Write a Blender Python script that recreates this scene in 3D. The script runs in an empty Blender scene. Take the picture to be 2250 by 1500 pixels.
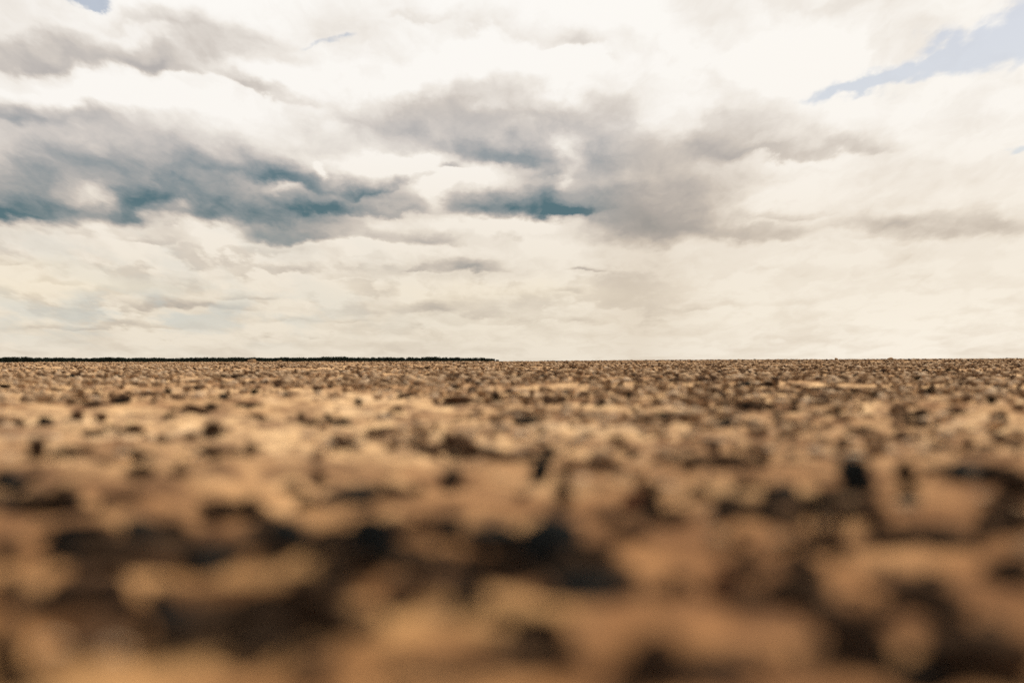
import bpy, math, random
import numpy as np

# ------------------------------------------------------------------ camera, sky, sun, exposure
S = bpy.context.scene
COL = S.collection
EYE = 0.24                     # eye height above the ground, metres
FPX = 3125.0                   # focal length in photo pixels (50 mm on 36 mm over 2250 px)
HORIZON = 796.0                # photo row of the true horizon

cam_data = bpy.data.cameras.new("camera")
cam_data.sensor_width = 36.0
cam_data.lens = 50.0
cam_data.clip_start = 0.02
cam_data.clip_end = 30000.0
cam = bpy.data.objects.new("camera", cam_data)
COL.objects.link(cam)
cam.location = (0.0, 0.0, EYE)
cam.rotation_euler = (math.radians(90.0) + math.atan((HORIZON - 750.0) / FPX), 0.0, 0.0)
cam_data.dof.use_dof = True
cam_data.dof.focus_distance = 110.0
cam_data.dof.aperture_fstop = 1.28
cam_data.dof.aperture_blades = 0
S.camera = cam

SUN_AZ, SUN_EL = math.radians(30.0), math.radians(46.0)
S.view_settings.view_transform = 'Standard'
S.view_settings.look = 'None'
S.view_settings.exposure = 0.0
S.view_settings.gamma = 1.0
S.render.engine = 'CYCLES'
S.cycles.use_denoising = False
S.cycles.use_adaptive_sampling = True
S.cycles.adaptive_threshold = 0.012
S.cycles.adaptive_min_samples = 12
S.cycles.max_bounces = 5
S.cycles.diffuse_bounces = 3

sun_data = bpy.data.lights.new("sun", 'SUN')
sun_data.energy = 4.9
sun_data.angle = math.radians(0.6)
sun_data.color = (1.0, 0.91, 0.77)
sun = bpy.data.objects.new("sun", sun_data)
COL.objects.link(sun)
sun.rotation_euler = (math.radians(90.0) - SUN_EL, 0.0, math.pi - SUN_AZ)


class Nodes:
    """Small helper that wires node trees."""
    def __init__(self, tree):
        self.t = tree
        self.n = tree.nodes
        self.n.clear()

    def put(self, sock, v):
        if hasattr(v, 'is_output'):
            self.t.links.new(v, sock)
        elif v is not None:
            if hasattr(sock.default_value, '__len__') and not hasattr(v, '__len__'):
                v = [v] * len(sock.default_value)
            if hasattr(sock.default_value, '__len__') and len(sock.default_value) == 4 and len(v) == 3:
                v = (*v, 1.0)
            sock.default_value = v

    def m(self, op, a, b=None, c=None, clamp=False):
        k = self.n.new('ShaderNodeMath')
        k.operation = op
        k.use_clamp = clamp
        for i, v in enumerate((a, b, c)):
            if v is not None:
                self.put(k.inputs[i], v)
        return k.outputs[0]

    def v(self, op, a, b=None, c=None):
        k = self.n.new('ShaderNodeVectorMath')
        k.operation = op
        for i, x in enumerate((a, b, c)):
            if x is not None:
                self.put(k.inputs[i], x)
        return k.outputs['Value'] if op in ('DOT_PRODUCT', 'LENGTH') else k.outputs['Vector']

    def xyz(self, x=0.0, y=0.0, z=0.0):
        k = self.n.new('ShaderNodeCombineXYZ')
        for s, v in zip(k.inputs, (x, y, z)):
            self.put(s, v)
        return k.outputs[0]

    def sep(self, vec):
        k = self.n.new('ShaderNodeSeparateXYZ')
        self.put(k.inputs[0], vec)
        return k.outputs

    def noise(self, vec, scale, detail=5.0, rough=0.55, dist=0.0, kind='FBM', dims='2D'):
        k = self.n.new('ShaderNodeTexNoise')
        k.noise_type = kind
        k.noise_dimensions = dims
        self.put(k.inputs['Vector'], vec)
        k.inputs['Scale'].default_value = scale
        k.inputs['Detail'].default_value = detail
        k.inputs['Roughness'].default_value = rough
        k.inputs['Distortion'].default_value = dist
        return k.outputs['Fac' if 'Fac' in k.outputs else 0], k.outputs['Color']

    def puff(self, vec, scale, detail=2.0, rough=0.5):
        k = self.n.new('ShaderNodeTexVoronoi')
        k.voronoi_dimensions = '2D'
        k.feature = 'SMOOTH_F1'
        self.put(k.inputs['Vector'], vec)
        k.inputs['Scale'].default_value = scale
        k.inputs['Detail'].default_value = detail
        k.inputs['Roughness'].default_value = rough
        k.inputs['Smoothness'].default_value = 0.35
        return k.outputs['Distance']

    def ramp(self, fac, stops, mode='LINEAR'):
        k = self.n.new('ShaderNodeValToRGB')
        k.color_ramp.interpolation = mode
        e = k.color_ramp.elements
        while len(e) < len(stops):
            e.new(0.5)
        for el, (p, c) in zip(e, stops):
            el.position = p
            el.color = (*c, 1.0) if len(c) == 3 else c
        self.put(k.inputs[0], fac)
        return k.outputs[0]

    def smooth(self, x, a, b, lo=0.0, hi=1.0):
        k = self.n.new('ShaderNodeMapRange')
        k.interpolation_type = 'SMOOTHSTEP'
        self.put(k.inputs[0], x)
        for i, v in enumerate((a, b, lo, hi)):
            self.put(k.inputs[1 + i], v)
        return k.outputs[0]

    def mix(self, f, a, b, blend='MIX'):
        k = self.n.new('ShaderNodeMix')
        k.data_type = 'RGBA'
        k.blend_type = blend
        self.put(k.inputs[0], f)
        self.put(k.inputs[6], a)
        self.put(k.inputs[7], b)
        return k.outputs[2]


def lin(r, g, b):
    f = lambda c: (c / 255 / 12.92) if c <= 10 else ((c / 255 + 0.055) / 1.055) ** 2.4
    return (f(r), f(g), f(b))


def build_sky():
    """Broken cloud deck over the plain, laid out by compass bearing and height above the horizon
    (thousandths of a focal length: 1.0 is about 18 degrees)."""
    w = bpy.data.worlds.new("sky")
    S.world = w
    w.use_nodes = True
    w.cycles.sampling_method = 'MANUAL'
    w.cycles.sample_map_resolution = 256
    N = Nodes(w.node_tree)
    tc = N.n.new('ShaderNodeTexCoord')
    x, y, z = N.sep(tc.outputs['Generated'])
    U = N.m('MULTIPLY', N.m('ARCTAN2', x, y), FPX / 1000)
    V = N.m('MULTIPLY', N.m('ARCSINE', z), FPX / 1000)
    Vp = N.m('MAXIMUM', V, 0.0)
    dep = N.m('ADD', Vp, 0.16)                      # clouds get smaller towards the horizon
    P = N.xyz(N.m('DIVIDE', U, N.m('MULTIPLY_ADD', Vp, 0.30, 0.23)), N.m('MULTIPLY', N.m('LOGARITHM', dep, math.e), 2.4), 0.0)
    UV = N.xyz(U, V, 0.0)

    # drifting, curdled edges
    big = N.v('SUBTRACT', N.noise(P, 0.9, 3.0, 0.5)[1], (0.5, 0.5, 0.5))
    fine = N.v('SUBTRACT', N.noise(P, 2.8, 7.0, 0.54)[1], (0.5, 0.5, 0.5))
    warp = N.v('ADD', N.v('MULTIPLY', big, (0.20, 0.09, 0.0)), N.v('MULTIPLY', fine, (0.15, 0.12, 0.0)))
    kk = N.m('ADD', N.m('MULTIPLY', dep, 1.2), 0.05)
    Wv = N.v('MULTIPLY_ADD', warp, N.xyz(kk, kk, 0.0), UV)

    def total(blobs, flat=2.8, src=Wv):
        acc = 0.0
        for b in blobs:
            px, py, hw, hh, amp = b[:5]
            rot = b[5] if len(b) > 5 else 0.0
            cx, cy, hw, hh = (px - 1125) / 1000, (HORIZON - py) / 1000, hw / 1000, hh / 1000
            if rot:
                o = N.v('SUBTRACT', src, (cx, cy, 0.0))
                c, s_ = math.cos(math.radians(rot)), math.sin(math.radians(rot))
                q = N.xyz(N.v('DOT_PRODUCT', o, (c / hw, s_ / hw, 0.0)), N.v('DOT_PRODUCT', o, (-s_ / hh, c / hh, 0.0)), 0.0)
            else:
                q = N.v('MULTIPLY_ADD', src, (1 / hw, 1 / hh, 0.0), (-cx / hw, -cy / hh, 0.0))
            if flat != 1.0:                          # flat undersides, soft tops
                q = N.v('MINIMUM', q, N.v('MULTIPLY', q, (1.0, flat, 1.0)))
            r2 = N.v('DOT_PRODUCT', q, q)
            acc = N.m('MULTIPLY_ADD', N.m('POWER', 0.3679, r2), amp, acc)
        return acc

    # (bearing, height as photo column and row, half width, half height, weight, turn)
    dark_blobs = [
        (70, 490, 190, 50, 0.70), (200, 405, 330, 85, 0.30), (80, 290, 210, 50, 0.26), (300, 485, 80, 50, 0.34),
        (420, 470, 140, 60, 0.36), (620, 485, 200, 62, 0.47), (740, 460, 120, 36, 0.34), (680, 410, 200, 34, 0.46, -8),
        (640, 530, 140, 32, 0.50), (345, 540, 70, 16, 0.28), (860, 415, 90, 16, 0.26, 14), (860, 468, 90, 14, 0.20),
        (920, 535, 110, 30, 0.34), (140, 170, 190, 46, 0.34), (370, 180, 100, 30, 0.30), (540, 130, 150, 60, 0.22),
        (600, 205, 90, 26, 0.28, -20), (440, 85, 160, 40, 0.18), (960, 325, 280, 56, 0.30), (1120, 350, 130, 36, 0.30),
        (1310, 360, 100, 85, 0.25), (860, 275, 160, 50, 0.20), (1130, 462, 160, 66, 0.74), (970, 376, 34, 14, 0.45),
        (1250, 474, 60, 16, 0.35), (1190, 382, 70, 24, 0.22), (1180, 255, 240, 50, 0.20),
        (1420, 500, 140, 100, 0.44), (1570, 350, 80, 70, 0.20), (1850, 345, 150, 40, 0.22), (1700, 357, 90, 18, 0.18),
        (2060, 530, 200, 50, 0.28), (1650, 520, 110, 30, 0.20), (1690, 603, 120, 22, 0.14), (1880, 512, 150, 24, 0.15),
        (1020, 588, 90, 22, 0.32), (920, 597, 50, 9, 0.20), (1300, 590, 50, 12, 0.26),
        (1250, 642, 56, 18, 0.26), (620, 600, 100, 14, 0.28), (160, 636, 70, 16, 0.26), (960, 674, 110, 30, 0.32),
        (420, 678, 160, 20, 0.32), (560, 650, 70, 12, 0.2), (1600, 674, 160, 16, 0.15), (270, 724, 240, 15, 0.22),
        (760, 614, 70, 12, 0.2), (30, 598, 70, 10, 0.2), (1250, 115, 70, 30, 0.2), (1720, 480, 110, 18, 0.14),
        (1080, 85, 140, 50, 0.14), (1900, 450, 180, 60, 0.10), (1180, 704, 180, 14, 0.16), (700, 704, 180, 14, 0.16),
        (1500, 120, 160, 60, 0.06), (900, 60, 80, 20, 0.12), (2150, 400, 140, 50, 0.06),
    ]
    veil_blobs = [(1450, 400, 210, 110, 0.14), (1640, 270, 130, 65, 0.17, 30), 
                  (1230, 280, 330, 80, 0.14), (330, 400, 330, 100, 0.22), (60, 290, 220, 60, 0.12), (100, 430, 160, 60, 0.12),
                  (330, 150, 330, 80, 0.09)]
    white_blobs = [(225, 440, 50, 36, 0.36), (390, 474, 36, 10, 0.42), (700, 368, 18, 13, 0.40), (870, 350, 80, 44, 0.28),
                   (1250, 330, 26, 46, 0.30), (1050, 396, 80, 26, 0.30), (895, 640, 40, 20, 0.40), (740, 640, 55, 22, 0.26),
                   (790, 550, 66, 14, 0.34), (210, 622, 50, 16, 0.26), (480, 520, 46, 22, 0.36), (1230, 388, 18, 28, 0.24),
                   (1140, 500, 120, 14, 0.35), (620, 420, 44, 10, 0.24), (200, 245, 260, 26, 0.22), (900, 170, 260, 50, 0.12), (1700, 150, 300, 70, 0.12), (960, 420, 30, 60, 0.3)]
    gap_blobs = [(2190, 120, 150, 50, 1.15, 24), (1970, 185, 150, 24, 1.0, 18), (1850, 220, 80, 18, 0.9, 10), (200, 30, 70, 14, 1.2, -8),
                 (2250, 350, 34, 16, 1.0), (2240, 290, 24, 12, 0.8), (720, 95, 50, 9, 0.45, -6)]
    dark = total(dark_blobs)
    veil = total(veil_blobs, 1.0)
    white = total(white_blobs, 1.0)
    gap = total(gap_blobs, 1.0)

    # billows: rounded lobes with creases between them, over a soft fractal
    def billow(off):
        acc = 0.0
        for i in range(5):
            n = N.noise(N.v('ADD', P, (off[0] + 3.1 * i, off[1] + 1.7 * i, 0.0)), 1.5 * 2.05 ** i, 0.0, 0.5)[0]
            acc = N.m('MULTIPLY_ADD', N.m('ABSOLUTE', N.m('SUBTRACT', n, 0.5)), 2.0 * 0.56 ** i, acc)
        return acc                                     # about 0.15 to 0.9
    k0 = billow((0.0, 0.0))
    k1 = billow((0.04, 0.10))
    lobes = N.m('SUBTRACT', k1, k0)
    lift = (0.03, 0.13, 0.0)
    n0 = N.noise(P, 1.7, 7.0, 0.53)[0]
    n1 = N.noise(N.v('ADD', P, lift), 1.7, 7.0, 0.53)[0]
    n2 = N.noise(N.v('ADD', P, (7.3, 2.1, 0.0)), 0.9, 5.0, 0.5)[0]
    relief = N.m('SUBTRACT', n1, n0)
    crisp = N.m('MULTIPLY', N.m('SUBTRACT', 0.42, k0), 0.30)
    crisp1 = N.m('MULTIPLY', N.m('SUBTRACT', 0.42, k1), 0.30)
    low = N.m('MULTIPLY', N.smooth(V, 0.02, 0.12), N.smooth(V, 0.46, 0.26))

    # thin high veil behind everything
    q0 = N.v('ADD', P, N.v('MULTIPLY', fine, (0.35, 0.35, 0.0)))
    m0 = N.noise(q0, 1.9, 6.0, 0.55)[0]
    m1 = N.noise(N.v('ADD', q0, (0.02, 0.14, 0.0)), 1.9, 6.0, 0.55)[0]
    wisp = N.m('SUBTRACT', m1, m0)
    d = N.m('MULTIPLY_ADD', wisp, 0.34, N.m('MULTIPLY', N.smooth(n2, 0.40, 0.66), 0.09))
    d = N.m('MAXIMUM', d, 0.0)

    def over(d, alpha, shade):
        return N.m('MULTIPLY_ADD', alpha, N.m('SUBTRACT', shade, d), d)

    def heap_layer(d, scale, shift, cover, grey, up):
        # rows of heaped cloud: clear-cut bright tops, grey undersides
        def dens(dy, dx):
            return N.m('ADD', N.noise(N.v('ADD', P, (shift[0] + dx, shift[1] + dy, 0.0)), scale, 7.0, 0.55)[0], cover)
        a0 = N.m('ADD', dens(0.0, 0.0), N.m('MULTIPLY', crisp, 0.8))
        deep = N.smooth(dens(up, up * 0.35), 0.47, 0.64)
        soft = N.m('MULTIPLY', deep, grey)
        return over(d, N.m('MULTIPLY', N.smooth(a0, 0.49, 0.61), 0.8), N.m('MAXIMUM', N.m('MULTIPLY_ADD', lobes, 0.05, soft), 0.0))
    west = N.smooth(U, 0.55, -0.15, 0.25, 1.0)
    c1 = N.m('MULTIPLY_ADD', low, 0.18, -0.15)
    d = heap_layer(d, 1.25, (2.2, 4.1), c1, N.m('MULTIPLY', west, 0.27), 0.11)
    c3 = N.m('MULTIPLY_ADD', low, 0.18, -0.16)
    d = heap_layer(d, 1.9, (5.9, 8.6), c3, N.m('MULTIPLY', west, 0.24), 0.09)

    # the heavy rain clouds
    F = N.m('ADD', N.m('MULTIPLY', dark, N.m('MULTIPLY_ADD', n2, 0.7, 0.70)), veil)
    bite = N.m('MULTIPLY_ADD', N.m('SUBTRACT', n0, 0.5), 0.42, crisp)
    edge = N.smooth(N.m('MULTIPLY_ADD', bite, 0.45, F), -0.02, 0.17)
    body = N.m('MULTIPLY_ADD', wisp, N.m('MULTIPLY_ADD', F, 0.65, 0.18), F)
    body = N.m('MULTIPLY_ADD', lobes, N.m('MULTIPLY_ADD', F, 0.16, 0.03), body)
    d = over(d, edge, N.m('MAXIMUM', body, 0.0))
    d = N.m('SUBTRACT', d, N.m('MULTIPLY', white, N.m('MULTIPLY_ADD', bite, 2.2, 0.95)))
    d = N.m('MAXIMUM', d, 0.0)
    # rain falling from the cloud right of centre, thinning towards the ground
    rain = total([(1330, 600, 45, 150, 0.4), (1400, 640, 60, 190, 1.0), (1480, 600, 60, 130, 0.6)], 1.0, UV)
    d = N.m('MULTIPLY_ADD', rain, 0.12, d)
    patch = N.smooth(n0, 0.44, 0.62)
    taupe = N.ramp(d, [(0.0, (1.0, 1.0, 1.0)), (0.13, (0.88, 0.855, 0.83)), (0.30, (0.67, 0.635, 0.61)),
                       (0.50, (0.49, 0.475, 0.48)), (0.75, (0.38, 0.385, 0.40)), (1.0, (0.33, 0.33, 0.345))])
    tint = N.ramp(d, [(0.0, (1.0, 1.0, 1.0)), (0.13, (0.87, 0.855, 0.84)), (0.28, (0.67, 0.65, 0.65)),
                      (0.46, (0.46, 0.475, 0.505)), (0.66, (0.265, 0.33, 0.385)), (0.85, (0.11, 0.205, 0.265))])

    base = N.ramp(Vp, [(0.0, lin(234, 223, 205)), (0.09, lin(238, 227, 208)), (0.20, lin(240, 230, 214)),
                       (0.34, lin(246, 238, 226)), (0.52, lin(251, 247, 241)), (1.0, lin(254, 252, 248))])
    east = N.m('MULTIPLY', N.smooth(U, -0.15, 1.05), N.smooth(V, 0.30, 0.0, 0.25, 1.0))
    base = N.mix(N.m('MULTIPLY', east, 0.80), base, lin(254, 245, 230))
    green = N.m('MULTIPLY', total([(330, 690, 420, 60, 1.0), (250, 560, 500, 60, 0.4)], 1.0), patch)
    dry = N.m('MAXIMUM', N.smooth(N.m('MULTIPLY_ADD', V, -0.25, U), 0.05, 0.22), N.smooth(V, 0.46, 0.58))
    cloud = N.mix(1.0, base, N.mix(dry, tint, taupe), 'MULTIPLY')
    cloud = N.mix(N.m('MULTIPLY', green, 0.6, clamp=True), cloud, lin(198, 203, 198))
    yellow = total([(120, 640, 300, 25, 0.8), (1080, 640, 300, 25, 0.5), (60, 600, 200, 20, 0.5)], 1.0)
    cloud = N.mix(N.m('MULTIPLY', yellow, 0.5, clamp=True), cloud, lin(249, 234, 205))

    nish = N.n.new('ShaderNodeTexSky')
    nish.sky_type = 'NISHITA'
    nish.sun_disc = False
    nish.sun_elevation = SUN_EL
    nish.sun_rotation = SUN_AZ
    nish.air_density = 1.0
    nish.dust_density = 1.5
    # overhead and behind, the deck breaks into open blue
    high = N.m('MULTIPLY', N.smooth(N.m('ADD', V, N.m('MULTIPLY', N.m('ABSOLUTE', U), 0.12)), 1.15, 1.8), N.m('MULTIPLY_ADD', n2, 0.9, 0.35))
    gaps = N.m('MULTIPLY_ADD', N.m('SUBTRACT', n0, 0.5), 2.2, N.m('MULTIPLY_ADD', N.m('SUBTRACT', k0, 0.42), 0.9, gap))
    hole = N.m('MAXIMUM', N.m('MULTIPLY', N.smooth(gaps, 0.22, 1.0), N.smooth(gap, 0.03, 0.2)), high, clamp=True)

    b1 = N.n.new('ShaderNodeBackground')
    N.put(b1.inputs[0], N.mix(1.0, nish.outputs[0], (0.93, 0.905, 0.91), 'MULTIPLY'))
    b1.inputs[1].default_value = 0.085
    b2 = N.n.new('ShaderNodeBackground')
    N.put(b2.inputs[0], cloud)
    b2.inputs[1].default_value = 1.0
    mx = N.n.new('ShaderNodeMixShader')
    N.put(mx.inputs[0], N.m('MULTIPLY', hole, 0.70))
    N.t.links.new(b2.outputs[0], mx.inputs[1])
    N.t.links.new(b1.outputs[0], mx.inputs[2])
    out = N.n.new('ShaderNodeOutputWorld')
    N.t.links.new(mx.outputs[0], out.inputs[0])


build_sky()


# ------------------------------------------------------------------ helpers
RNG = np.random.default_rng(11)
random.seed(5)
PERM = np.random.default_rng(3).permutation(1024)
GRAD = np.random.default_rng(4).random(1024) * 2 * np.pi
GX, GY = np.cos(GRAD), np.sin(GRAD)


def grad_noise(x, y, seed=0):
    xi, yi = np.floor(x).astype(np.int64), np.floor(y).astype(np.int64)
    xf, yf = x - xi, y - yi
    u, v = xf ** 3 * (xf * (xf * 6 - 15) + 10), yf ** 3 * (yf * (yf * 6 - 15) + 10)

    def corner(dx, dy):
        h = PERM[(PERM[(xi + dx + seed * 37) & 1023] + yi + dy) & 1023]
        return GX[h] * (xf - dx) + GY[h] * (yf - dy)
    a, b, c, d = corner(0, 0), corner(1, 0), corner(0, 1), corner(1, 1)
    return 1.5 * (a + (b - a) * u + (c - a) * v + (a - b - c + d) * u * v)


def sstep(x, a, b):
    t = np.clip((x - a) / (b - a), 0, 1)
    return t * t * (3 - 2 * t)


#          wavelength, height, lumpy, fades in beyond (metres)
OCTAVES = [(70.0, 0.07, 0, 20.0), (23.0, 0.05, 0, 9.0), (6.5, 0.035, 0, 3.5), (2.1, 0.028, 0, 1.6), (0.9, 0.014, 0, 0.5),
           (0.42, 0.020, 1, 0.2), (0.19, 0.020, 1, 0.2), (0.085, 0.012, 1, 0.0), (0.04, 0.005, 0, 0.0)]


def ground_height(x, y):
    x, y = np.asarray(x, float), np.asarray(y, float)
    r = np.hypot(x, y)
    step = np.maximum(np.hypot(x, y + 1.5) * 0.006, 0.006)
    z = np.zeros_like(r)
    for i, (wl, amp, lump, near) in enumerate(OCTAVES):
        k = sstep(step, wl / 2.2, wl / 5.0) if wl < 30 else 1.0
        if near > 0.3:
            k = k * sstep(r, near * 0.5, near * 2.0)
        n = grad_noise(x / wl + 13.7 * i, y / wl * (0.85 if lump else 1.0) + 5.1 * i, i)
        if lump:
            n = (0.55 - 1.9 * np.abs(n)) * (0.5 + 0.5 * sstep(r, 1.0, 2.6))
        z = z + k * amp * n
    # the plain rises very slightly to the east, which tilts the skyline
    az = np.arctan2(x, np.maximum(y, 1e-3))
    rise = np.interp(az, [-0.36, -0.345, -0.33, 0.0, 0.1, 0.34], [-2.5, -2.5, -0.6, 1.5, 3.5, 7.5])
    top = 160.0 * rise / FPX + EYE
    front = (y > 0)
    up = sstep(r, 4.0, 185.0) * sstep(r, 520.0, 200.0)
    return z * (1 - 0.75 * sstep(r, 30, 400)) + np.where(front, top * up, 0.0)


def sight(px, row):
    """First ground point on the line of sight through a photo column and row."""
    d = np.geomspace(0.4, 400.0, 4000)
    ux, uz = (px - 1125.0) / FPX, (HORIZON - row) / FPX
    g = ground_height(d * ux, d)
    hit = np.nonzero(EYE + d * uz <= g)[0]
    k = hit[0] if len(hit) else int(np.argmin(np.abs(d - 150)))
    return d[k] * ux, d[k], g[k]


def mesh_from(name, verts, faces, mat, smooth=True):
    """verts (n,3); faces (m,k) with k = 3 or 4."""
    me = bpy.data.meshes.new(name)
    verts = np.ascontiguousarray(verts, dtype=np.float32)
    faces = np.ascontiguousarray(faces, dtype=np.int32)
    m, k = faces.shape
    me.vertices.add(len(verts))
    me.vertices.foreach_set('co', verts.ravel())
    me.loops.add(m * k)
    me.loops.foreach_set('vertex_index', faces.ravel())
    me.polygons.add(m)
    me.polygons.foreach_set('loop_start', np.arange(0, m * k, k, dtype=np.int32))
    me.update(calc_edges=True)
    if smooth:
        me.polygons.foreach_set('use_smooth', np.ones(m, dtype=bool))
    me.materials.append(mat)
    return me


def link(name, me, parent=None, loc=None, rz=0.0):
    o = bpy.data.objects.new(name, me)
    COL.objects.link(o)
    if parent is not None:
        o.parent = parent
    if loc is not None:
        o.location = loc
    o.rotation_euler = (0, 0, rz)
    return o


def tag(o, label=None, cat=None, group=None, kind=None):
    for k, v in (('label', label), ('category', cat), ('group', group), ('kind', kind)):
        if v:
            o[k] = v
    return o


# ------------------------------------------------------------------ materials
def material(name):
    m = bpy.data.materials.new(name)
    m.use_nodes = True
    N = Nodes(m.node_tree)
    b = N.n.new('ShaderNodeBsdfPrincipled')
    o = N.n.new('ShaderNodeOutputMaterial')
    N.t.links.new(b.outputs[0], o.inputs[0])
    b.inputs['Roughness'].default_value = 0.95
    b.inputs['Specular IOR Level'].default_value = 0.0
    return m, N, b


def soil_material():
    m, N, b = material('soil')
    p = N.n.new('ShaderNodeNewGeometry').outputs['Position']
    x, y, z = N.sep(p)
    flat = N.xyz(x, y, 0.0)
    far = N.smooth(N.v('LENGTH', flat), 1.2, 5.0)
    n1 = N.noise(flat, 0.6, 5.0, 0.6)[0]
    n2 = N.noise(N.v('ADD', flat, (31.0, 7.0, 0.0)), 4.5, 6.0, 0.62)[0]
    n3 = N.noise(N.v('ADD', flat, (3.0, 57.0, 0.0)), 22.0, 4.0, 0.6)[0]
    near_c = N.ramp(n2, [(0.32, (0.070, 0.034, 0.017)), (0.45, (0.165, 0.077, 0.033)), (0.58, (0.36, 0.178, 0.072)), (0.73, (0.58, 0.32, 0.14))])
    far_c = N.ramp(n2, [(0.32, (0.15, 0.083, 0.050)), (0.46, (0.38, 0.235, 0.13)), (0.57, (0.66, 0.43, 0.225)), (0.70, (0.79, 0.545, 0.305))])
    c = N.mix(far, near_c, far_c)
    c = N.mix(N.smooth(n1, 0.58, 0.40, 0.0, 0.50), c, (0.25, 0.125, 0.060))
    n4 = N.noise(N.v('ADD', flat, (71.0, 19.0, 0.0)), 1.9, 5.0, 0.6)[0]
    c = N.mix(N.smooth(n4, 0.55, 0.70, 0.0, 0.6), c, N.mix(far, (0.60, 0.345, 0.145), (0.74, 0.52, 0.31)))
    c = N.mix(N.smooth(n3, 0.55, 0.70, 0.0, 0.70), c, (0.13, 0.072, 0.042))
    # stonier, browner ground to the east
    east = N.m('MULTIPLY', N.smooth(N.m('DIVIDE', x, N.m('MAXIMUM', y, 1.0)), -0.12, 0.22), N.smooth(y, 14.0, 50.0))
    c = N.mix(N.m('MULTIPLY', east, 0.45), c, (0.25, 0.155, 0.085))
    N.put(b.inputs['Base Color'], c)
    bm = N.n.new('ShaderNodeBump')
    bm.inputs['Strength'].default_value = 0.6
    bm.inputs['Distance'].default_value = 0.012
    N.put(bm.inputs['Height'], N.noise(flat, 60.0, 4.0, 0.6)[0])
    N.t.links.new(bm.outputs[0], b.inputs['Normal'])
    return m


def stone_material(name, stops, paler_west=False):
    """Every loose piece takes its own tone; freckled with a finer grain."""
    m, N, b = material(name)
    g = N.n.new('ShaderNodeNewGeometry')
    tone = g.outputs['Random Per Island']
    if paler_west:                                      # sandstone to the west, darker rubble to the east
        x, y, z = N.sep(g.outputs['Position'])
        tone = N.m('POWER', tone, N.smooth(N.m('DIVIDE', x, N.m('MAXIMUM', y, 1.0)), -0.25, 0.22, 0.40, 0.78))
    c = N.ramp(tone, stops, 'LINEAR')
    n = N.noise(g.outputs['Position'], 35.0, 5.0, 0.65, dims='3D')[0]
    c = N.mix(1.0, c, N.ramp(n, [(0.3, (0.55, 0.55, 0.55)), (0.7, (1.3, 1.3, 1.3))]), 'MULTIPLY')
    N.put(b.inputs['Base Color'], c)
    return m


def plain_material(name, a, bcol, scale=30.0):
    m, N, b = material(name)
    tc = N.n.new('ShaderNodeTexCoord')
    n = N.noise(tc.outputs['Object'], scale, 5.0, 0.65, dims='3D')[0]
    N.put(b.inputs['Base Color'], N.ramp(n, [(0.35, a), (0.68, bcol)]))
    return m


M_SOIL = soil_material()
M_RUBBLE = stone_material('rubble', [(0.0, (0.045, 0.032, 0.023)), (0.14, (0.095, 0.058, 0.036)), (0.36, (0.17, 0.10, 0.055)),
                                     (0.58, (0.37, 0.235, 0.13)), (0.85, (0.54, 0.365, 0.215)), (1.0, (0.66, 0.48, 0.31))], True)
M_CRUMB = stone_material('dark_crumbs', [(0.0, (0.014, 0.013, 0.012)), (0.4, (0.04, 0.028, 0.019)), (0.8, (0.10, 0.058, 0.033)), (1.0, (0.20, 0.115, 0.06))])
M_STRAW = stone_material('dead_grass', [(0.0, (0.06, 0.038, 0.025)), (0.35, (0.16, 0.096, 0.056)), (0.7, (0.30, 0.19, 0.108)), (1.0, (0.52, 0.36, 0.21))])
MATS = {
    'black': plain_material('black_rock', (0.010, 0.012, 0.012), (0.030, 0.030, 0.027)),
    'dark': plain_material('dark_earth', (0.028, 0.018, 0.012), (0.080, 0.048, 0.028)),
    'brown': plain_material('brown_earth', (0.060, 0.034, 0.020), (0.130, 0.074, 0.042)),
    'tan': plain_material('tan_earth', (0.26, 0.16, 0.085), (0.44, 0.29, 0.16)),
    'red': plain_material('red_earth', (0.060, 0.020, 0.012), (0.130, 0.048, 0.026)),
}
M_BRUSH = plain_material('dark_brush', (0.016, 0.015, 0.010), (0.055, 0.042, 0.026), 8.0)
M_BRUSH_BROWN = plain_material('brown_brush', (0.075, 0.044, 0.027), (0.16, 0.10, 0.06), 8.0)
M_LEAF = plain_material('tree_leaf', (0.020, 0.030, 0.024), (0.052, 0.066, 0.046), 0.4)
M_BARK = plain_material('tree_bark', (0.03, 0.024, 0.018), (0.07, 0.055, 0.042), 2.0)


# ------------------------------------------------------------------ the plain
def build_ground():
    rings = [0.02]
    r = 0.25
    while r < 9000.0:
        rings.append(r)
        r *= 1.0060 if r < 700 else 1.05
    rings = np.array(rings)
    deg = np.pi / 180
    ang = np.concatenate([np.arange(-25, 25, 0.085), np.arange(25, 60, 0.5), np.arange(60, 300, 2.0), np.arange(300, 335, 0.5)]) * deg
    R, A = np.meshgrid(rings, ang, indexing='ij')
    X, Y = R * np.sin(A), R * np.cos(A) - 1.5
    Z = ground_height(X.ravel(), Y.ravel())
    V = np.column_stack([X.ravel(), Y.ravel(), Z])
    n, k = len(rings), len(ang)
    i, j = np.meshgrid(np.arange(n - 1), np.arange(k), indexing='ij')
    j2 = (j + 1) % k
    F = np.stack([i * k + j, i * k + j2, (i + 1) * k + j2, (i + 1) * k + j], -1).reshape(-1, 4)[:, ::-1]
    o = link('ground', mesh_from('ground', V, F, M_SOIL))
    tag(o, kind='structure')
    return o


build_ground()


# ------------------------------------------------------------------ loose pieces
import bmesh
from mathutils import noise as mnoise, Vector


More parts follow.
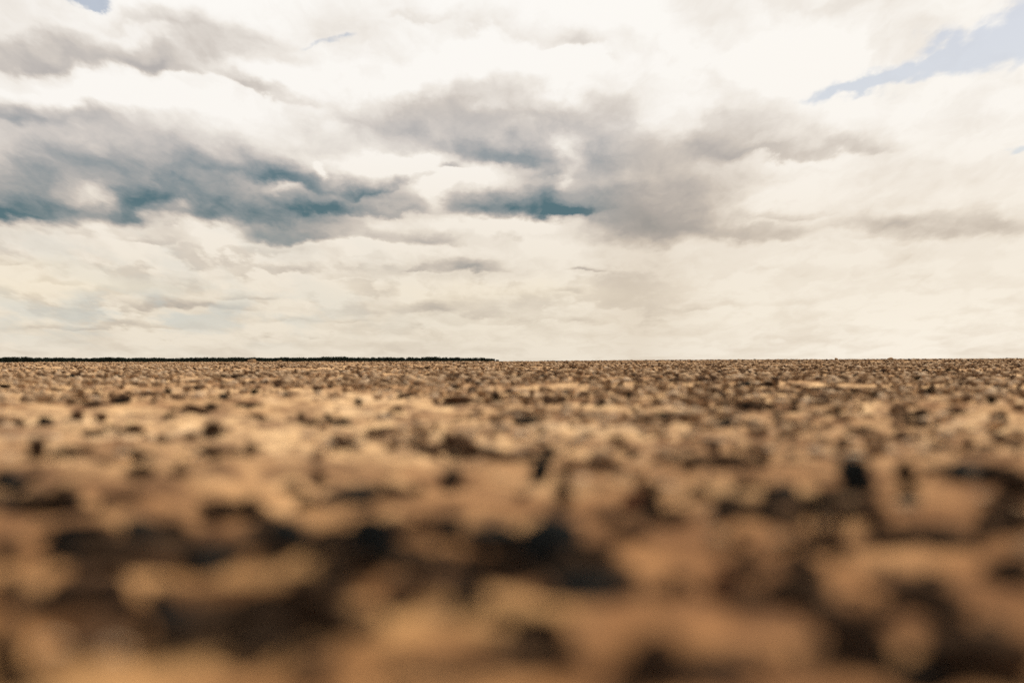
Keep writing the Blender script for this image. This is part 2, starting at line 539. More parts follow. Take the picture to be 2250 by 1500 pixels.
def lump(sub, seed, flat=0.7, rough=0.38, angular=0.25):
    """A broken, uneven lump about 1 across, its base at z = 0."""
    bm = bmesh.new()
    bmesh.ops.create_icosphere(bm, subdivisions=sub, radius=0.5)
    rnd = random.Random(seed)
    off = Vector((rnd.uniform(-50, 50), rnd.uniform(-50, 50), rnd.uniform(-50, 50)))
    cuts = [Vector((rnd.gauss(0, 1), rnd.gauss(0, 1), rnd.gauss(0, 1))).normalized() for _ in range(6)]
    for v in bm.verts:
        p = v.co.normalized()
        k = 1 + rough * mnoise.noise(p * 1.5 + off) + rough * 0.55 * mnoise.noise(p * 3.7 + off) + rough * 0.3 * mnoise.noise(p * 8.0 + off)
        q = p * 0.5 * k
        for c in cuts:                                  # broken faces
            e = q.dot(c) - (0.5 - angular * 0.5)
            if e > 0:
                q = q - c * e * 0.85
        v.co = q
    co = np.array([v.co[:] for v in bm.verts])
    bm.verts.index_update()
    fa = np.array([[v.index for v in f.verts] for f in bm.faces])
    bm.free()
    co -= (co.min(0) + co.max(0)) / 2
    co /= (co.max(0) - co.min(0))
    co[:, 2] += 0.5
    return co, fa


def tuft(n, seed, spread=0.5, thin=0.035):
    """A dry clump of crooked stems and blades, about 1 across and 1 high."""
    r = np.random.default_rng(seed)
    V, F = [], []
    for _ in range(n):
        a, lean = r.random() * 2 * np.pi, r.random() ** 0.7
        d = np.array([np.cos(a), np.sin(a), 0])
        side = np.array([-d[1], d[0], 0]) * thin * r.uniform(0.6, 1.5)
        h = 0.5 + r.uniform(0.45, 1.0) * (1 - 0.45 * lean ** 2)
        b0 = d * r.random() * spread * 0.35
        p1 = b0 + d * lean * spread * 0.55 + np.array([0, 0, h * 0.6]) + r.normal(0, .02, 3)
        p2 = b0 + d * lean * spread * 1.0 + np.array([0, 0, h * r.uniform(0.75, 1.05)]) + r.normal(0, .05, 3)
        i = len(V)
        V += [b0 - side, b0 + side, p1 + side * .9, p1 - side * .9, p2 + side * .35, p2 - side * .35]
        F += [[i, i + 1, i + 2, i + 3], [i + 3, i + 2, i + 4, i + 5]]
    V = np.array(V)
    V[:, :2] /= max(1e-6, np.abs(V[:, :2]).max() * 2)
    V[:, 2] /= V[:, 2].max()
    return V, np.array(F)


def scatter(name, templates, pts, size, squash, mat, kind_label, sink=0.15, smooth=True):
    """Many small loose pieces nobody could count, as one object."""
    Vs, Fs, base = [], [], 0
    tid = RNG.integers(0, len(templates), len(pts))
    for t, (tv, tf) in enumerate(templates):
        idx = np.nonzero(tid == t)[0]
        if not len(idx):
            continue
        n = len(idx)
        th = RNG.random(n) * 2 * np.pi
        c, s = np.cos(th), np.sin(th)
        sx, sy, sz = size[idx] * RNG.uniform(0.75, 1.35, n), size[idx] * RNG.uniform(0.75, 1.2, n), size[idx] * squash * RNG.uniform(0.6, 1.4, n)
        vx, vy, vz = tv[None, :, 0] * sx[:, None], tv[None, :, 1] * sy[:, None], (tv[None, :, 2] - sink) * sz[:, None]
        P = np.stack([vx * c[:, None] - vy * s[:, None] + pts[idx, 0:1], vx * s[:, None] + vy * c[:, None] + pts[idx, 1:2], vz + pts[idx, 2:3]], -1)
        Vs.append(P.reshape(-1, 3))
        Fs.append((tf[None] + (np.arange(n) * len(tv))[:, None, None]).reshape(-1, tf.shape[1]) + base)
        base += n * len(tv)
    o = link(name, mesh_from(name, np.concatenate(Vs), np.concatenate(Fs), mat, smooth))
    return tag(o, kind_label[0], kind_label[1], kind='stuff')


def fan(n, r0, r1, half=0.52):
    r = np.sqrt(RNG.random(n) * (r1 ** 2 - r0 ** 2) + r0 ** 2)
    a = RNG.uniform(-half, half, n)
    x, y = r * np.sin(a), r * np.cos(a) - 0.6
    keep = y > 0.55
    x, y = x[keep], y[keep]
    return np.column_stack([x, y, ground_height(x, y)])


def thin_west(p, far=25.0):
    """Fewer stones on the sandy western side."""
    t = p[:, 0] / np.maximum(p[:, 1], 1)
    q = np.where(p[:, 1] < far, 1.0, np.interp(t, [-0.36, -0.1, 0.15, 0.36], [0.50, 0.6, 0.95, 1.0]))
    # stones lie in drifts with barer ground between
    c = grad_noise(p[:, 0] / 2.3, p[:, 1] / 4.0, 21) + 0.6 * grad_noise(p[:, 0] / 0.6, p[:, 1] / 0.9, 22) + 0.5 * grad_noise(p[:, 0] / 9.0, p[:, 1] / 16.0, 23)
    return p[RNG.random(len(p)) < q * sstep(c, -0.55, 0.45)]


low_lumps = [lump(2, 100 + i, rough=0.5) for i in range(7)]
tiny_lumps = [lump(1, 200 + i, rough=0.5) for i in range(9)]
for r0, r1, n, s0, s1, tm in ((0.9, 2.5, 700, 0.010, 0.04, low_lumps), (2.5, 6.0, 2600, 0.012, 0.06, low_lumps), (6.0, 14.0, 11000, 0.015, 0.085, tiny_lumps), (14.0, 30.0, 30000, 0.025, 0.12, tiny_lumps),
                              (30.0, 75.0, 60000, 0.035, 0.15, tiny_lumps), (75.0, 210.0, 110000, 0.06, 0.22, tiny_lumps)):
    p = thin_west(fan(n, r0, r1))
    size = s0 + (s1 - s0) * RNG.random(len(p)) ** 2.6
    scatter('rubble', tm, p, size, 0.55, M_RUBBLE, ('brown and tan stones and soil crumbs strewn over the plain', 'rubble'))
grass_tm = [tuft(34, 300 + i) for i in range(6)]
for r0, r1, n, s0, s1 in ((2.0, 8.0, 1300, 0.02, 0.065), (8.0, 18.0, 4200, 0.025, 0.095), (18.0, 45.0, 8000, 0.04, 0.14), (45.0, 200.0, 12000, 0.08, 0.22)):
    p = thin_west(fan(n, r0, r1), 5.0)
    size = s0 + (s1 - s0) * RNG.random(len(p)) ** 2.0
    scatter('dry_grass', grass_tm, p, size, 0.62, M_STRAW, ('dry brown grass tufts thinly spread over the plain', 'dry grass'), 0.02, False)

# ------------------------------------------------------------------ what lies where on the plain
CATS = {'stone': 'stone', 'clod': 'clod of earth', 'shrub': 'shrub', 'stick': 'stick', 'mound': 'mound'}
#   kind, column, row, width, height (photo pixels), tone, label ('' = named after its neighbour), tilt
SPEC = [
    ('mound', 553, 793, 17, 8, 'tan', 'pale tan mound on the skyline before the treeline', 0),
    ('shrub', 566, 798, 14, 10, 'red', 'reddish dry bush beside the pale skyline mound', 0),
    ('mound', 613, 793.5, 12, 4, 'tan', 'low pale mound breaking the skyline before the trees', 0),
    ('mound', 1838, 788.5, 7, 5, 'tan', 'small pinkish mound on the bare eastern skyline', 0),
    ('mound', 1957, 788, 12, 6, 'tan', 'wider pinkish mound on the bare eastern skyline', 0),
    ('shrub', 2213, 787.5, 12, 5, 'black', 'black bush on the skyline at the right edge', 0),
    ('shrub', 1658, 790, 9, 5, 'black', 'dark bush standing alone on the skyline', 0),
    ('shrub', 1123, 791, 4, 3, 'black', 'tiny dark bush on the skyline past the treeline', 0),
    ('shrub', 1137, 791, 4, 4, 'black', 'pointed tiny dark bush on the open skyline', 0),
    ('shrub', 1545, 817, 29, 13, 'brown', 'conical grey-brown bush far out on the plain', 0),
    ('shrub', 2088, 813, 26, 13, 'black', 'sharp black bush just below the right skyline', 0),
    ('shrub', 2018, 830, 36, 12, 'black', 'flat black bush below the sharp black bush', 0),
    ('shrub', 2047, 859, 55, 18, 'dark', 'olive-brown bush with a dark heart', 0),
    ('shrub', 2183, 878, 55, 20, 'black', 'jagged black bush near the right edge', 0),
    ('shrub', 2223, 830, 16, 14, 'brown', 'upright brown tuft near the right edge', 0),
    ('shrub', 563, 818, 24, 14, 'brown', 'brown dome bush with a dark trail beside it', 0),
    ('clod', 522, 826, 90, 6, 'dark', 'dark trail of clods beside the brown dome bush', 0),
    ('shrub', 523, 816, 16, 7, 'dark', 'small dark bush behind the dark trail of clods', 0),
    ('stone', 153, 828, 18, 11, 'black', 'black stone touching a grey one, far left', 8),
    ('stone', 168, 825, 16, 11, 'brown', 'grey-brown stone touching a black one, far left', 10),
    ('stone', 257, 827, 12, 8, 'black', 'small black stone alone on pale sand', 0),
    ('stone', 312, 830, 18, 7, 'dark', 'flat dark stone among the pale western sand', 0),
    ('clod', 7, 848, 26, 9, 'dark', 'dark brown clod at the left edge', 0),
    ('shrub', 367, 858, 34, 14, 'black', 'dark bush ending a long brown streak', 0),
    ('clod', 325, 864, 85, 8, 'brown', 'long brown streak of earth beside a dark bush', 0),
    ('clod', 433, 852, 18, 9, 'dark', '', 0),
    ('shrub', 557, 858, 42, 16, 'black', 'wide black bush in the western middle distance', 0),
    ('stone', 492, 870, 24, 13, 'black', 'black stone left of the wide black bush', 0),
    ('clod', 390, 872, 34, 8, 'brown', '', 0),
    ('clod', 630, 867, 14, 8, 'dark', '', 0),
    ('clod', 697, 853, 28, 9, 'brown', '', 0),
    ('clod', 213, 886, 115, 7, 'brown', 'long thin brown ridge across pale sand', 0),
    ('clod', 205, 869, 40, 6, 'brown', '', 0),
    ('clod', 430, 899, 55, 16, 'brown', 'brown ridge slanting down to the right', -14),
    ('clod', 547, 888, 36, 9, 'dark', '', 0),
    ('clod', 463, 893, 26, 12, 'dark', '', -20),
    ('stone', 97, 924, 28, 17, 'black', 'black stone on pale sand, far left', 0),
    ('clod', 40, 927, 28, 13, 'brown', '', 0),
    ('clod', 170, 912, 30, 20, 'brown', 'soft brown hump left of two matching humps', 0),
    ('clod', 220, 917, 24, 19, 'brown', 'upright brown hump, second of a matching pair', 0),
    ('clod', 467, 942, 40, 27, 'dark', 'lone dark brown block in the western sand', 0),
    ('clod', 690, 928, 62, 11, 'brown', 'bowed brown ridge round pale sand', 0),
    ('clod', 661, 915, 14, 22, 'brown', '', 0),
    ('clod', 745, 924, 40, 12, 'brown', '', 6),
    ('clod', 563, 913, 34, 10, 'brown', '', 0),
    ('clod', 372, 913, 28, 8, 'brown', '', 0),
    ('clod', 287, 945, 50, 10, 'brown', '', 3),
    ('clod', 205, 950, 46, 10, 'brown', '', 0),
    ('clod', 353, 967, 34, 12, 'brown', '', 0),
    ('clod', 420, 958, 24, 18, 'brown', '', 18),
    ('clod', 550, 982, 24, 20, 'brown', 'small brown knob standing clear on sand', 0),
    ('clod', 470, 992, 80, 22, 'brown', 'broad brown hump in the western middle ground', 0),
    ('clod', 80, 985, 40, 48, 'dark', 'tall dark hump in the left middle ground', 0),
    ('clod', 148, 993, 60, 16, 'dark', 'low dark clod trailing from a tall hump', 0),
    ('clod', 300, 1000, 62, 22, 'dark', 'upper of two stacked dark clods', 0),
    ('clod', 306, 1030, 58, 14, 'dark', 'lower flatter of two stacked dark clods', 0),
    ('clod', 225, 1010, 36, 10, 'brown', '', 0),
    ('clod', 395, 1033, 38, 20, 'brown', '', 0),
    ('shrub', 810, 832, 28, 14, 'brown', 'brown tuft in the middle distance', 0),
    ('shrub', 937, 808, 30, 12, 'brown', 'red-brown bush low under the treeline end', 0),
    ('shrub', 788, 882, 44, 18, 'black', 'oval black bush with brown right end', 0),
    ('stone', 883, 870, 20, 10, 'dark', '', 0),
    ('stone', 1000, 850, 20, 10, 'dark', '', 0),
    ('shrub', 1092, 875, 32, 20, 'dark', 'dark round bush beside pale bare ground', 0),
    ('clod', 1005, 877, 70, 16, 'brown', 'brown spread of earth left of the round bush', 0),
    ('shrub', 1233, 810, 22, 7, 'black', 'flat black bush right below the open skyline', 0),
    ('clod', 1193, 827, 34, 6, 'black', 'flat black bar of earth, far middle', 0),
    ('clod', 1140, 828, 12, 14, 'dark', '', 0),
    ('stone', 1310, 850, 14, 10, 'black', '', 0),
    ('shrub', 1412, 847, 24, 13, 'black', 'black bush with a smaller twin at its left', 0),
    ('shrub', 1396, 843, 14, 7, 'dark', '', 0),
    ('shrub', 1382, 867, 26, 22, 'dark', 'upright dark tuft in front of two black bushes', 0),
    ('clod', 1230, 880, 26, 10, 'dark', '', -12),
    ('clod', 1163, 921, 46, 17, 'black', 'black clod rising to the right, middle ground', 14),
    ('clod', 1323, 884, 18, 11, 'dark', '', 0),
    ('stone', 1460, 913, 30, 17, 'black', 'black stone at the end of a dark bank', 0),
    ('clod', 1425, 918, 70, 14, 'dark', 'dark bank of earth leading to a black stone', 0),
    ('clod', 1300, 912, 66, 16, 'brown', '', 10),
    ('clod', 853, 908, 22, 14, 'brown', '', 0),
    ('clod', 873, 896, 24, 10, 'brown', '', 0),
    ('stone', 755, 926, 26, 14, 'black', '', 0),
    ('clod', 1000, 968, 70, 34, 'brown', 'broad soft brown hump in the mid ground', 0),
    ('clod', 950, 990, 60, 26, 'brown', '', 0),
    ('clod', 1045, 990, 70, 18, 'dark', '', 0),
    ('clod', 1243, 858, 18, 8, 'dark', '', 0),
    ('clod', 755, 967, 45, 24, 'brown', '', 0),
    ('clod', 850, 945, 60, 14, 'brown', '', 0),
    ('stone', 1530, 869, 14, 12, 'black', '', 0),
    ('stone', 1640, 843, 20, 10, 'black', 'black stone below the conical bush', 0),
    ('stone', 1563, 828, 16, 8, 'dark', '', 0),
    ('clod', 1567, 857, 36, 10, 'dark', '', 0),
    ('clod', 1690, 843, 26, 12, 'dark', '', 0),
    ('shrub', 1773, 877, 28, 15, 'black', 'compact black bush on the eastern plain', 0),
    ('clod', 1800, 873, 36, 7, 'brown', '', 8),
    ('shrub', 1877, 863, 28, 16, 'dark', '', 0),
    ('shrub', 1923, 867, 40, 18, 'dark', 'ragged twin-headed dark bush, eastern plain', 0),
    ('shrub', 1842, 900, 34, 20, 'black', 'black bush leaning right, eastern middle ground', 0),
    ('clod', 1656, 891, 84, 15, 'dark', 'long dark bank on the eastern plain', 0),
    ('stone', 1593, 928, 32, 18, 'black', 'black stone at the left end of a bank', 0),
    ('clod', 1642, 931, 46, 10, 'dark', '', 0),
    ('clod', 1745, 897, 20, 14, 'brown', '', 0),
    ('clod', 1903, 948, 46, 15, 'dark', 'flat dark loaf-shaped clod, eastern mid ground', 0),
    ('clod', 2013, 930, 50, 13, 'dark', '', 0),
    ('clod', 2023, 907, 30, 12, 'dark', '', 0),
    ('clod', 2100, 900, 30, 12, 'brown', '', 0),
    ('clod', 2203, 917, 18, 13, 'dark', '', 0),
    ('clod', 1850, 973, 32, 22, 'brown', '', 25),
    ('clod', 2130, 972, 22, 24, 'brown', 'brown knob left of the pale round stone', 0),
    ('stone', 2170, 983, 36, 20, 'tan', 'pale round stone, brightest on the right', 0),
    ('clod', 2225, 968, 50, 16, 'brown', '', 0),
    ('stone', 2060, 1028, 55, 20, 'tan', 'pale flat stone between two black stones', 0),
    ('stone', 1885, 1045, 82, 76, 'black', 'big black angular stone on the right', -10),
    ('stone', 1990, 1032, 42, 52, 'dark', 'upright dark stone beside the big black one', 0),
    ('clod', 1995, 1088, 40, 46, 'dark', 'dark clod below the upright dark stone', 0),
    ('stone', 2158, 1040, 132, 38, 'black', 'long flat black stone at the right edge', 0),
    ('clod', 2230, 1055, 60, 60, 'dark', '', 0),
    ('clod', 1540, 1008, 80, 16, 'dark', 'left part of a low dark rim of earth', 0),
    ('clod', 1590, 1012, 50, 22, 'dark', '', 0),
    ('clod', 1655, 1012, 70, 16, 'dark', 'right part of a low dark rim of earth', 0),
    ('clod', 1470, 1008, 60, 12, 'brown', '', 0),
    ('stone', 1722, 1086, 62, 40, 'black', 'black stone heading a slanting dark ridge', -12),
    ('clod', 1795, 1112, 120, 26, 'dark', 'slanting dark ridge behind a black stone', -14),
    ('clod', 1690, 1135, 120, 26, 'dark', 'dark bar slanting down to the right', -26),
    ('clod', 1430, 1085, 32, 46, 'dark', 'upright dark clod beside a reddish one', 0),
    ('clod', 1388, 1103, 50, 36, 'red', 'reddish clod beside an upright dark one', 0),
    ('clod', 1535, 1082, 40, 30, 'brown', '', 0),
    ('clod', 1485, 1132, 80, 30, 'brown', '', 0),
    ('clod', 1640, 1060, 40, 26, 'brown', '', 0),
    ('stone', 995, 1046, 40, 36, 'black', 'black round stone with a stalk above it', 0),
    ('shrub', 992, 1018, 10, 34, 'dark', 'thin dark stalk above a black round stone', 0),
    ('stone', 1187, 1032, 42, 46, 'black', 'black wedge stone on a pale bare patch', 0),
    ('clod', 1238, 1082, 30, 50, 'dark', 'dark leaning clod below the black wedge stone', 24),
    ('clod', 1130, 1003, 130, 14, 'brown', 'brown rim behind the black wedge stone', 0),
    ('clod', 1310, 1018, 90, 12, 'brown', '', 0),
    ('clod', 700, 1047, 26, 36, 'brown', 'upright brown knob behind the slanting black stone', 0),
    ('stone', 765, 1088, 112, 32, 'black', 'slanting black stone rising to the right', 14),
    ('clod', 870, 1075, 60, 18, 'brown', '', 0),
    ('clod', 640, 1070, 40, 18, 'brown', '', 0),
    ('stone', 10, 1056, 70, 30, 'black', 'black stone cut by the left edge', 0),
    ('clod', 60, 1108, 170, 26, 'dark', 'dark bank rising from the left edge', 10),
    ('clod', 140, 1085, 50, 40, 'brown', '', 0),
    ('clod', 285, 1092, 36, 26, 'brown', '', 0),
    ('clod', 235, 1095, 34, 24, 'brown', '', 0),
    ('clod', 490, 1118, 50, 28, 'dark', '', 0),
    ('clod', 548, 1116, 44, 44, 'dark', 'dark clod at the left end of a chain', 0),
    ('clod', 590, 1142, 60, 26, 'dark', '', -20),
    ('stone', 145, 1176, 64, 48, 'black', 'black clod left in a row of black clods', 0),
    ('clod', 210, 1168, 60, 40, 'dark', '', 0),
    ('stone', 300, 1172, 52, 56, 'black', 'square black clod in a row of black clods', 0),
    ('clod', 385, 1162, 44, 40, 'dark', 'small dark clod behind the black hollow', 0),
    ('clod', 290, 1222, 190, 34, 'dark', 'long low dark bank across the left', 0),
    ('stone', 452, 1232, 80, 48, 'black', 'black lump at the end of a dark bank', 0),
    ('clod', 520, 1198, 120, 34, 'dark', '', 0),
    ('stone', 632, 1182, 78, 66, 'black', 'round black stone left of the tall black one', 0),
    ('clod', 725, 1186, 110, 52, 'dark', 'dark clod between two big black stones', 0),
    ('stone', 812, 1195, 96, 112, 'black', 'tall black stone, biggest of the western foreground', 0),
    ('clod', 885, 1222, 110, 56, 'dark', 'dark clod right of the tall black stone', 0),
    ('stone', 985, 1160, 46, 50, 'black', 'black knob between two dark banks', 0),
    ('clod', 935, 1150, 60, 44, 'brown', '', 0),
    ('stone', 1085, 1182, 96, 40, 'black', 'flat black stone left of a large black mass', 0),
    ('stone', 1160, 1215, 70, 110, 'black', 'upright left half of a large black mass', 0),
    ('stone', 1210, 1190, 110, 90, 'black', 'broad right half of a large black mass', 0),
    ('clod', 1035, 1232, 56, 54, 'dark', 'dark upright clod of a standing pair', 0),
    ('stone', 1030, 1308, 64, 62, 'black', 'black clod below the standing pair', -10),
    ('clod', 1095, 1345, 60, 40, 'brown', '', 0),
    ('clod', 1290, 1250, 120, 60, 'dark', 'broad dark hump right of the black mass', 0),
    ('stone', 1268, 1296, 140, 44, 'black', 'long black stone under the broad dark hump', 0),
    ('clod', 960, 1262, 120, 40, 'brown', '', 0),
    ('clod', 880, 1318, 80, 40, 'brown', 'brown crescent clod around a bright hollow', 0),
    ('clod', 175, 1290, 160, 80, 'brown', 'wide brown heap at the left', 0),
    ('clod', 120, 1315, 50, 70, 'dark', '', 0),
    ('stone', 372, 1368, 84, 84, 'black', 'round black lump at a dark bank, lower left', 0),
    ('clod', 350, 1312, 50, 54, 'dark', '', 0),
    ('clod', 470, 1355, 130, 66, 'dark', 'dark clod right of the round black lump', 0),
    ('clod', 560, 1335, 90, 80, 'dark', 'dark middle clod of the long lower bank', 0),
    ('clod', 680, 1325, 150, 112, 'dark', 'great dark clod ending the long lower bank', 0),
    ('clod', 735, 1285, 60, 46, 'dark', '', 0),
    ('clod', 205, 1402, 130, 64, 'brown', 'brown clod below the wide brown heap', -14),
    ('clod', 8, 1445, 70, 130, 'dark', 'dark lump cut by the lower left corner', 0),
    ('clod', 10, 1290, 60, 60, 'brown', '', 0),
    ('clod', 15, 1200, 70, 40, 'brown', '', 0),
    ('clod', 1090, 1445, 110, 46, 'brown', '', 0),
    ('clod', 1175, 1412, 130, 110, 'dark', 'dark hump at the bottom, middle of picture', 0),
    ('clod', 1445, 1455, 124, 110, 'dark', 'dark round hump near the bottom edge', -12),
    ('clod', 1615, 1462, 130, 60, 'brown', 'brown hump right of the dark round hump', 0),
    ('clod', 1895, 1410, 140, 136, 'dark', 'tall dark hump in the lower right', 0),
    ('clod', 1830, 1350, 80, 40, 'brown', '', 0),
    ('clod', 2060, 1328, 130, 70, 'dark', 'dark clod above the lower right humps', 0),
    ('clod', 2165, 1455, 210, 110, 'dark', 'broad dark bank in the lower right corner', 0),
    ('clod', 1585, 1290, 64, 50, 'red', 'reddish dark clod in the near ground', 0),
    ('clod', 1635, 1240, 56, 34, 'dark', 'dark clod rising behind the reddish one', 14),
    ('clod', 1495, 1278, 66, 40, 'brown', '', 0),
    ('clod', 1750, 1292, 116, 46, 'dark', 'dark clod right of the reddish one', 10),
    ('clod', 1758, 1238, 60, 56, 'dark', '', 0),
    ('clod', 1810, 1190, 84, 44, 'dark', 'dark clod in front of the slanting bar', 0),
    ('clod', 1945, 1175, 50, 40, 'dark', '', 0),
    ('clod', 2060, 1182, 120, 44, 'dark', 'flat dark bank below the long flat stone', 0),
    ('clod', 1930, 1130, 40, 60, 'brown', '', 0),
    ('clod', 2225, 1155, 90, 26, 'dark', 'dark streak at the right edge', 0),
    ('clod', 2230, 1252, 90, 46, 'dark', 'dark clod at the right edge, near ground', 0),
    ('clod', 1985, 1275, 120, 30, 'brown', '', 0),
    ('clod', 1580, 1188, 44, 36, 'tan', 'pale ball-shaped clod in the near ground', 0),
    ('clod', 1715, 1192, 50, 26, 'tan', 'pale clod right of the ball-shaped one', 0),
    ('clod', 1625, 1180, 30, 40, 'brown', '', 0),
    ('clod', 1390, 1160, 70, 40, 'brown', '', 0),
    ('clod', 1340, 1130, 60, 30, 'brown', '', 0),
    ('clod', 700, 1490, 90, 60, 'brown', 'brown hump at the bottom edge', 0),
    ('clod', 960, 1475, 140, 40, 'brown', '', 0),
    ('clod', 570, 1172, 70, 46, 'dark', '', 0),
    ('clod', 380, 1200, 110, 40, 'dark', 'dark clod in the middle of the black hollow', 0),
    ('clod', 225, 1195, 110, 40, 'dark', '', 0),
    ('clod', 760, 1235, 120, 46, 'dark', 'dark clod in front of two big black stones', 0),
    ('clod', 1120, 1235, 90, 60, 'dark', '', 0),
    ('clod', 420, 1395, 150, 50, 'dark', 'low dark apron before the round black lump', 0),
    ('clod', 600, 1385, 160, 46, 'dark', '', 0),
    ('clod', 860, 1160, 90, 50, 'brown', '', 0),
    ('clod', 1320, 1205, 90, 40, 'brown', '', 0),
    ('clod', 1900, 1120, 90, 30, 'brown', '', 0),
]
NOUN = {'stone': 'stone', 'clod': 'clod of earth', 'shrub': 'bush', 'mound': 'mound'}
LOOK = {'black': 'black', 'dark': 'dark', 'brown': 'brown', 'tan': 'pale tan', 'red': 'reddish'}


def describe():
    """Unnamed pieces are told by the nearest named one."""
    named = [s for s in SPEC if s[6]]
    out = []
    for s in SPEC:
        label = s[6]
        if not label:
            n = min(named, key=lambda q: math.hypot(q[1] - s[1], (q[2] - s[2]) * 2))
            dx, dy = s[1] - n[1], s[2] - n[2]
            if abs(dx) > abs(dy) * 2.0:
                rel = 'right of' if dx > 0 else 'left of'
            else:
                rel = 'in front of' if dy > 0 else 'behind'
            size = 'flat' if s[3] > 3 * s[4] else ('upright' if s[4] > s[3] else 'small')
            label = '%s %s %s %s the %s' % (size, LOOK[s[5]], s[0], rel, n[6].split(',')[0])
        out.append((s[0], s[1], s[2], s[3], s[4], s[5], label, {'stone': 'stones on the plain', 'clod': 'clods of earth on the plain',
                    'shrub': 'dry bushes on the plain', 'mound': 'mounds on the skyline'}[s[0]], s[7]))
    for i, a in enumerate(out):                          # two alike by the same neighbour: told by size
        twins = sorted((q for q in out if q[6] == a[6]), key=lambda q: q[3])
        if len(twins) > 1:
            for q, word in zip(twins, ('smaller', 'larger')):
                j = out.index(q)
                out[j] = q[:6] + (word + ' ' + q[6].split(' ', 1)[1],) + q[7:]
    return out


PIECES = describe()

TREES = [
    (1005, 784.5, 14, 'tallest pointed tree near the right end of the far treeline'),
    (1017, 786.5, 13, 'low tree right of the tallest pointed tree of the treeline'),
    (1029, 786.0, 11, 'narrow tree beside the broad domed tree at the treeline end'),
    (1039, 787.0, 13, 'low round tree just left of the broad domed tree'),
    (1050, 785.0, 17, 'broad domed dark tree near the right end of the treeline'),
    (1061, 785.8, 9, 'slim upright tree just right of the broad domed tree'),
    (1072, 787.0, 14, 'low spreading tree next to the last tree of the treeline'),
    (1083, 787.6, 8, 'last rounded tree closing the right end of the treeline'),
    (1091, 790.4, 3, 'left of two tiny lone trees beyond the treeline end'),
    (1094.6, 790.8, 3, 'right of two tiny lone trees beyond the treeline end'),
]


CRUMBS = []


def place(kind, px, py, w, h, tone, label, cat, group, i, tilt):
    x, y, z = sight(px, py + h * 0.5)
    s = math.hypot(x, y) / FPX
    W, H = w * s, h * s
    if py > 1060 and tone in ('black', 'dark'):
        W, H = W * 1.15, H * 1.12
    if kind == 'shrub':
        tv, tf = tuft(150 if w > 20 else 80, 700 + i, 0.8, 0.030)
        tv = tv * (W, W * 0.8, H)
        me = mesh_from(kind, tv, tf, M_BRUSH if tone in ('dark', 'black') else M_BRUSH_BROWN, False)
        rz, dz = 0.3 * i, 0.0
    else:
        tv, tf = lump(4, 900 + i, rough=0.55 if kind == 'clod' else 0.35, angular=0.18 if kind == 'clod' else 0.36)
        tv[:, 2] -= 0.12
        tv = tv * (W * 1.12, W * (0.8 + 0.5 * random.random()), H * 1.14)
        CRUMBS.append((x, y + 0.3 * W, W, H, tone))
        t = math.radians(tilt)
        tv = np.column_stack([tv[:, 0] * math.cos(t) - (tv[:, 2] - H / 2) * math.sin(t), tv[:, 1],
                              tv[:, 0] * math.sin(t) + (tv[:, 2] - H / 2) * math.cos(t) + H / 2])
        me = mesh_from(kind, tv, tf, MATS[tone])
        rz, dz = random.uniform(-0.25, 0.25), 0.0
    o = link(kind, me, loc=(x, y + 0.25 * W, float(ground_height(x, y)) + dz), rz=rz)
    return tag(o, label, cat, group)


for i, (kind, px, py, w, h, tone, label, group, tilt) in enumerate(PIECES):
    place(kind, px, py, w, h, tone, label, CATS[kind], group, i, tilt)


def crumbs():
    """Broken bits lying about the larger dark clods."""
    pts, size = [], []
    for x, y, W, H, tone in CRUMBS:
        if tone == 'tan' or y > 9:
            continue
        n = {'black': 12, 'dark': 18, 'brown': 9, 'red': 8}[tone]
        for _ in range(n):
            a, q = random.uniform(0, 6.28), random.uniform(0.3, 1.0)
            pts.append((x + math.cos(a) * q * W * 0.95, y + math.sin(a) * q * W * 1.1))
            size.append(W * random.uniform(0.12, 0.50 if y < 3 else 0.32))
    pts = np.array(pts)
    pts = np.column_stack([pts, ground_height(pts[:, 0], pts[:, 1])])
    scatter('clod_crumbs', low_lumps, pts, np.array(size), 0.6, M_CRUMB, ('dark broken crumbs of earth lying round the larger clods', 'crumbs'))


crumbs()


# ------------------------------------------------------------------ the far wood
def leaf_cloud(r, cx, cy, cz, rx, ry, rz, n, size):
    d = r.normal(0, 1, (n, 3))
    d /= np.linalg.norm(d, axis=1)[:, None]
    d *= (r.random(n) ** 0.35)[:, None]
    c = d * (rx, ry, rz) + (cx, cy, cz)
    a, b = r.normal(0, 1, (n, 3)), r.normal(0, 1, (n, 3))
    a /= np.linalg.norm(a, axis=1)[:, None]
    b -= a * (a * b).sum(1)[:, None]
    b /= np.linalg.norm(b, axis=1)[:, None]
    s = (size * r.uniform(0.5, 1.3, n))[:, None]
    return np.stack([c - a * s, c - b * s * .7, c + a * s, c + b * s * .7], 1).reshape(-1, 3)


def crown_verts(r, x, y, h, w):
    V = []
    for _ in range(r.integers(4, 7)):
        lx, ly = r.uniform(-.33, .33) * w, r.uniform(-.33, .33) * w
        lz = h * r.uniform(0.5, 0.76)
        V.append(leaf_cloud(r, x + lx, y + ly, lz, w * r.uniform(.18, .3), w * r.uniform(.18, .3), (h - lz) * r.uniform(0.75, 1.0), 90, 0.55))
    V.append(leaf_cloud(r, x, y, h * 0.34, w * .46, w * .42, h * .34, 240, 0.75))
    return V


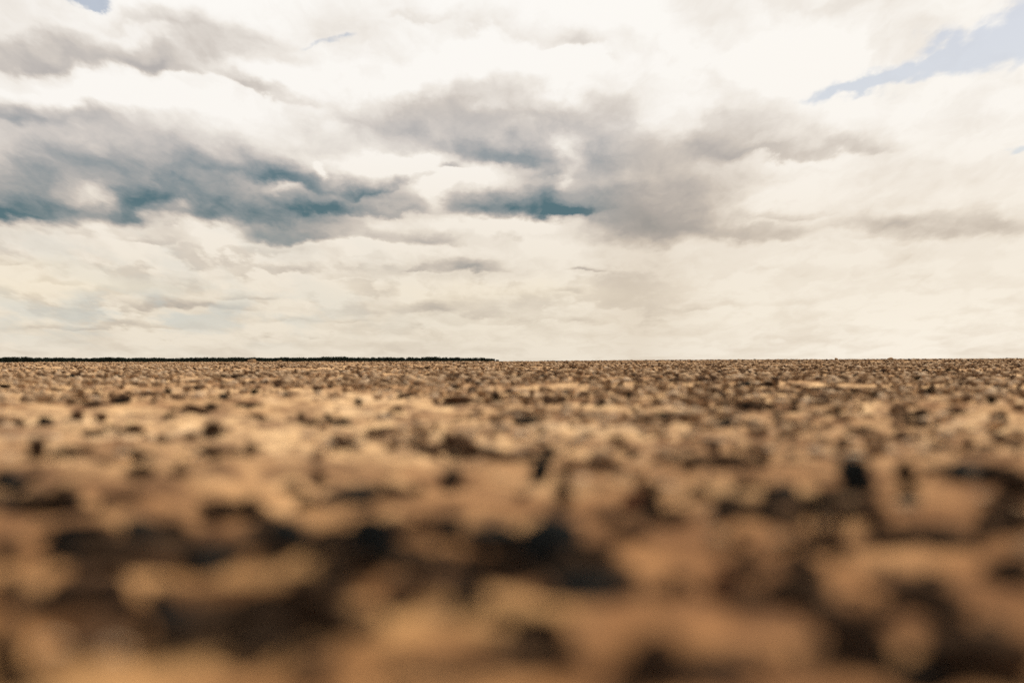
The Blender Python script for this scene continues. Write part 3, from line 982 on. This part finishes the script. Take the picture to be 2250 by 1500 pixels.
def trunk_mesh(h, w, seed):
    r = np.random.default_rng(seed)
    V, F = [], []

    def limb(p0, p1, r0, r1):
        i = len(V)
        for p, q in ((p0, r0), (p1, r1)):
            for k in range(6):
                V.append((p[0] + q * math.cos(k * math.pi / 3), p[1] + q * math.sin(k * math.pi / 3), p[2]))
        for k in range(6):
            F.append([i + k, i + (k + 1) % 6, i + 6 + (k + 1) % 6, i + 6 + k])
    limb((0, 0, -0.3), (0.1, 0, h * 0.45), 0.26, 0.18)
    for _ in range(4):
        a = r.random() * 6.28
        limb((0.1, 0, h * 0.42), (math.cos(a) * w * .3, math.sin(a) * w * .3, h * r.uniform(.62, .8)), 0.15, 0.05)
    return mesh_from('trunk', np.array(V), np.array(F), M_BARK)


def wood():
    r = np.random.default_rng(77)
    V, px = [], -160.0
    while px < 1002:
        for row in range(3):
            D = 2450 + row * 40 + r.uniform(-12, 12)
            x = (px + r.uniform(-4, 4) - 1125) / FPX * D
            top = np.interp(px, [-100, 0, 250, 420, 560, 750, 1000], [12.0, 11.8, 10.8, 10.8, 11.2, 12.4, 11.8])
            h = top * D / FPX * r.uniform(0.80, 1.10) * (0.95 if row else 1.0) * (1.0 + 0.10 * math.sin(px * 0.045) * math.sin(px * 0.017 + 1.0)) + 0.2
            V += crown_verts(r, x, D, h, r.uniform(9.0, 14.0))
        px += r.uniform(4.5, 7.5)
    V = np.concatenate(V)
    o = link('treeline', mesh_from('treeline', V, np.arange(len(V)).reshape(-1, 4), M_LEAF, False))
    tag(o, 'long low belt of dark green trees along the left half of the horizon', 'treeline', kind='stuff')


wood()


def tree(px, top, wpx, seed, label, name='tree', cat='tree'):
    D = 2440.0
    x, h, w = (px - 1125) / FPX * D, (HORIZON - top) / FPX * D + 0.2, wpx / FPX * D
    e = link(name, None, loc=(x, D, 0.0))
    tag(e, label, cat, 'trees at the right end of the treeline')
    V = np.concatenate(crown_verts(np.random.default_rng(seed), 0, 0, h, w) + crown_verts(np.random.default_rng(seed + 500), 0, 0, h * 0.97, w))
    link('crown', mesh_from('crown', V, np.arange(len(V)).reshape(-1, 4), M_LEAF, False), e)
    link('trunk', trunk_mesh(h, w, seed), e)


for k, t in enumerate(TREES):
    tree(t[0], t[1] - 0.8, t[2] * (1.35 if t[2] > 5 else 1.2), 40 + k, t[3])
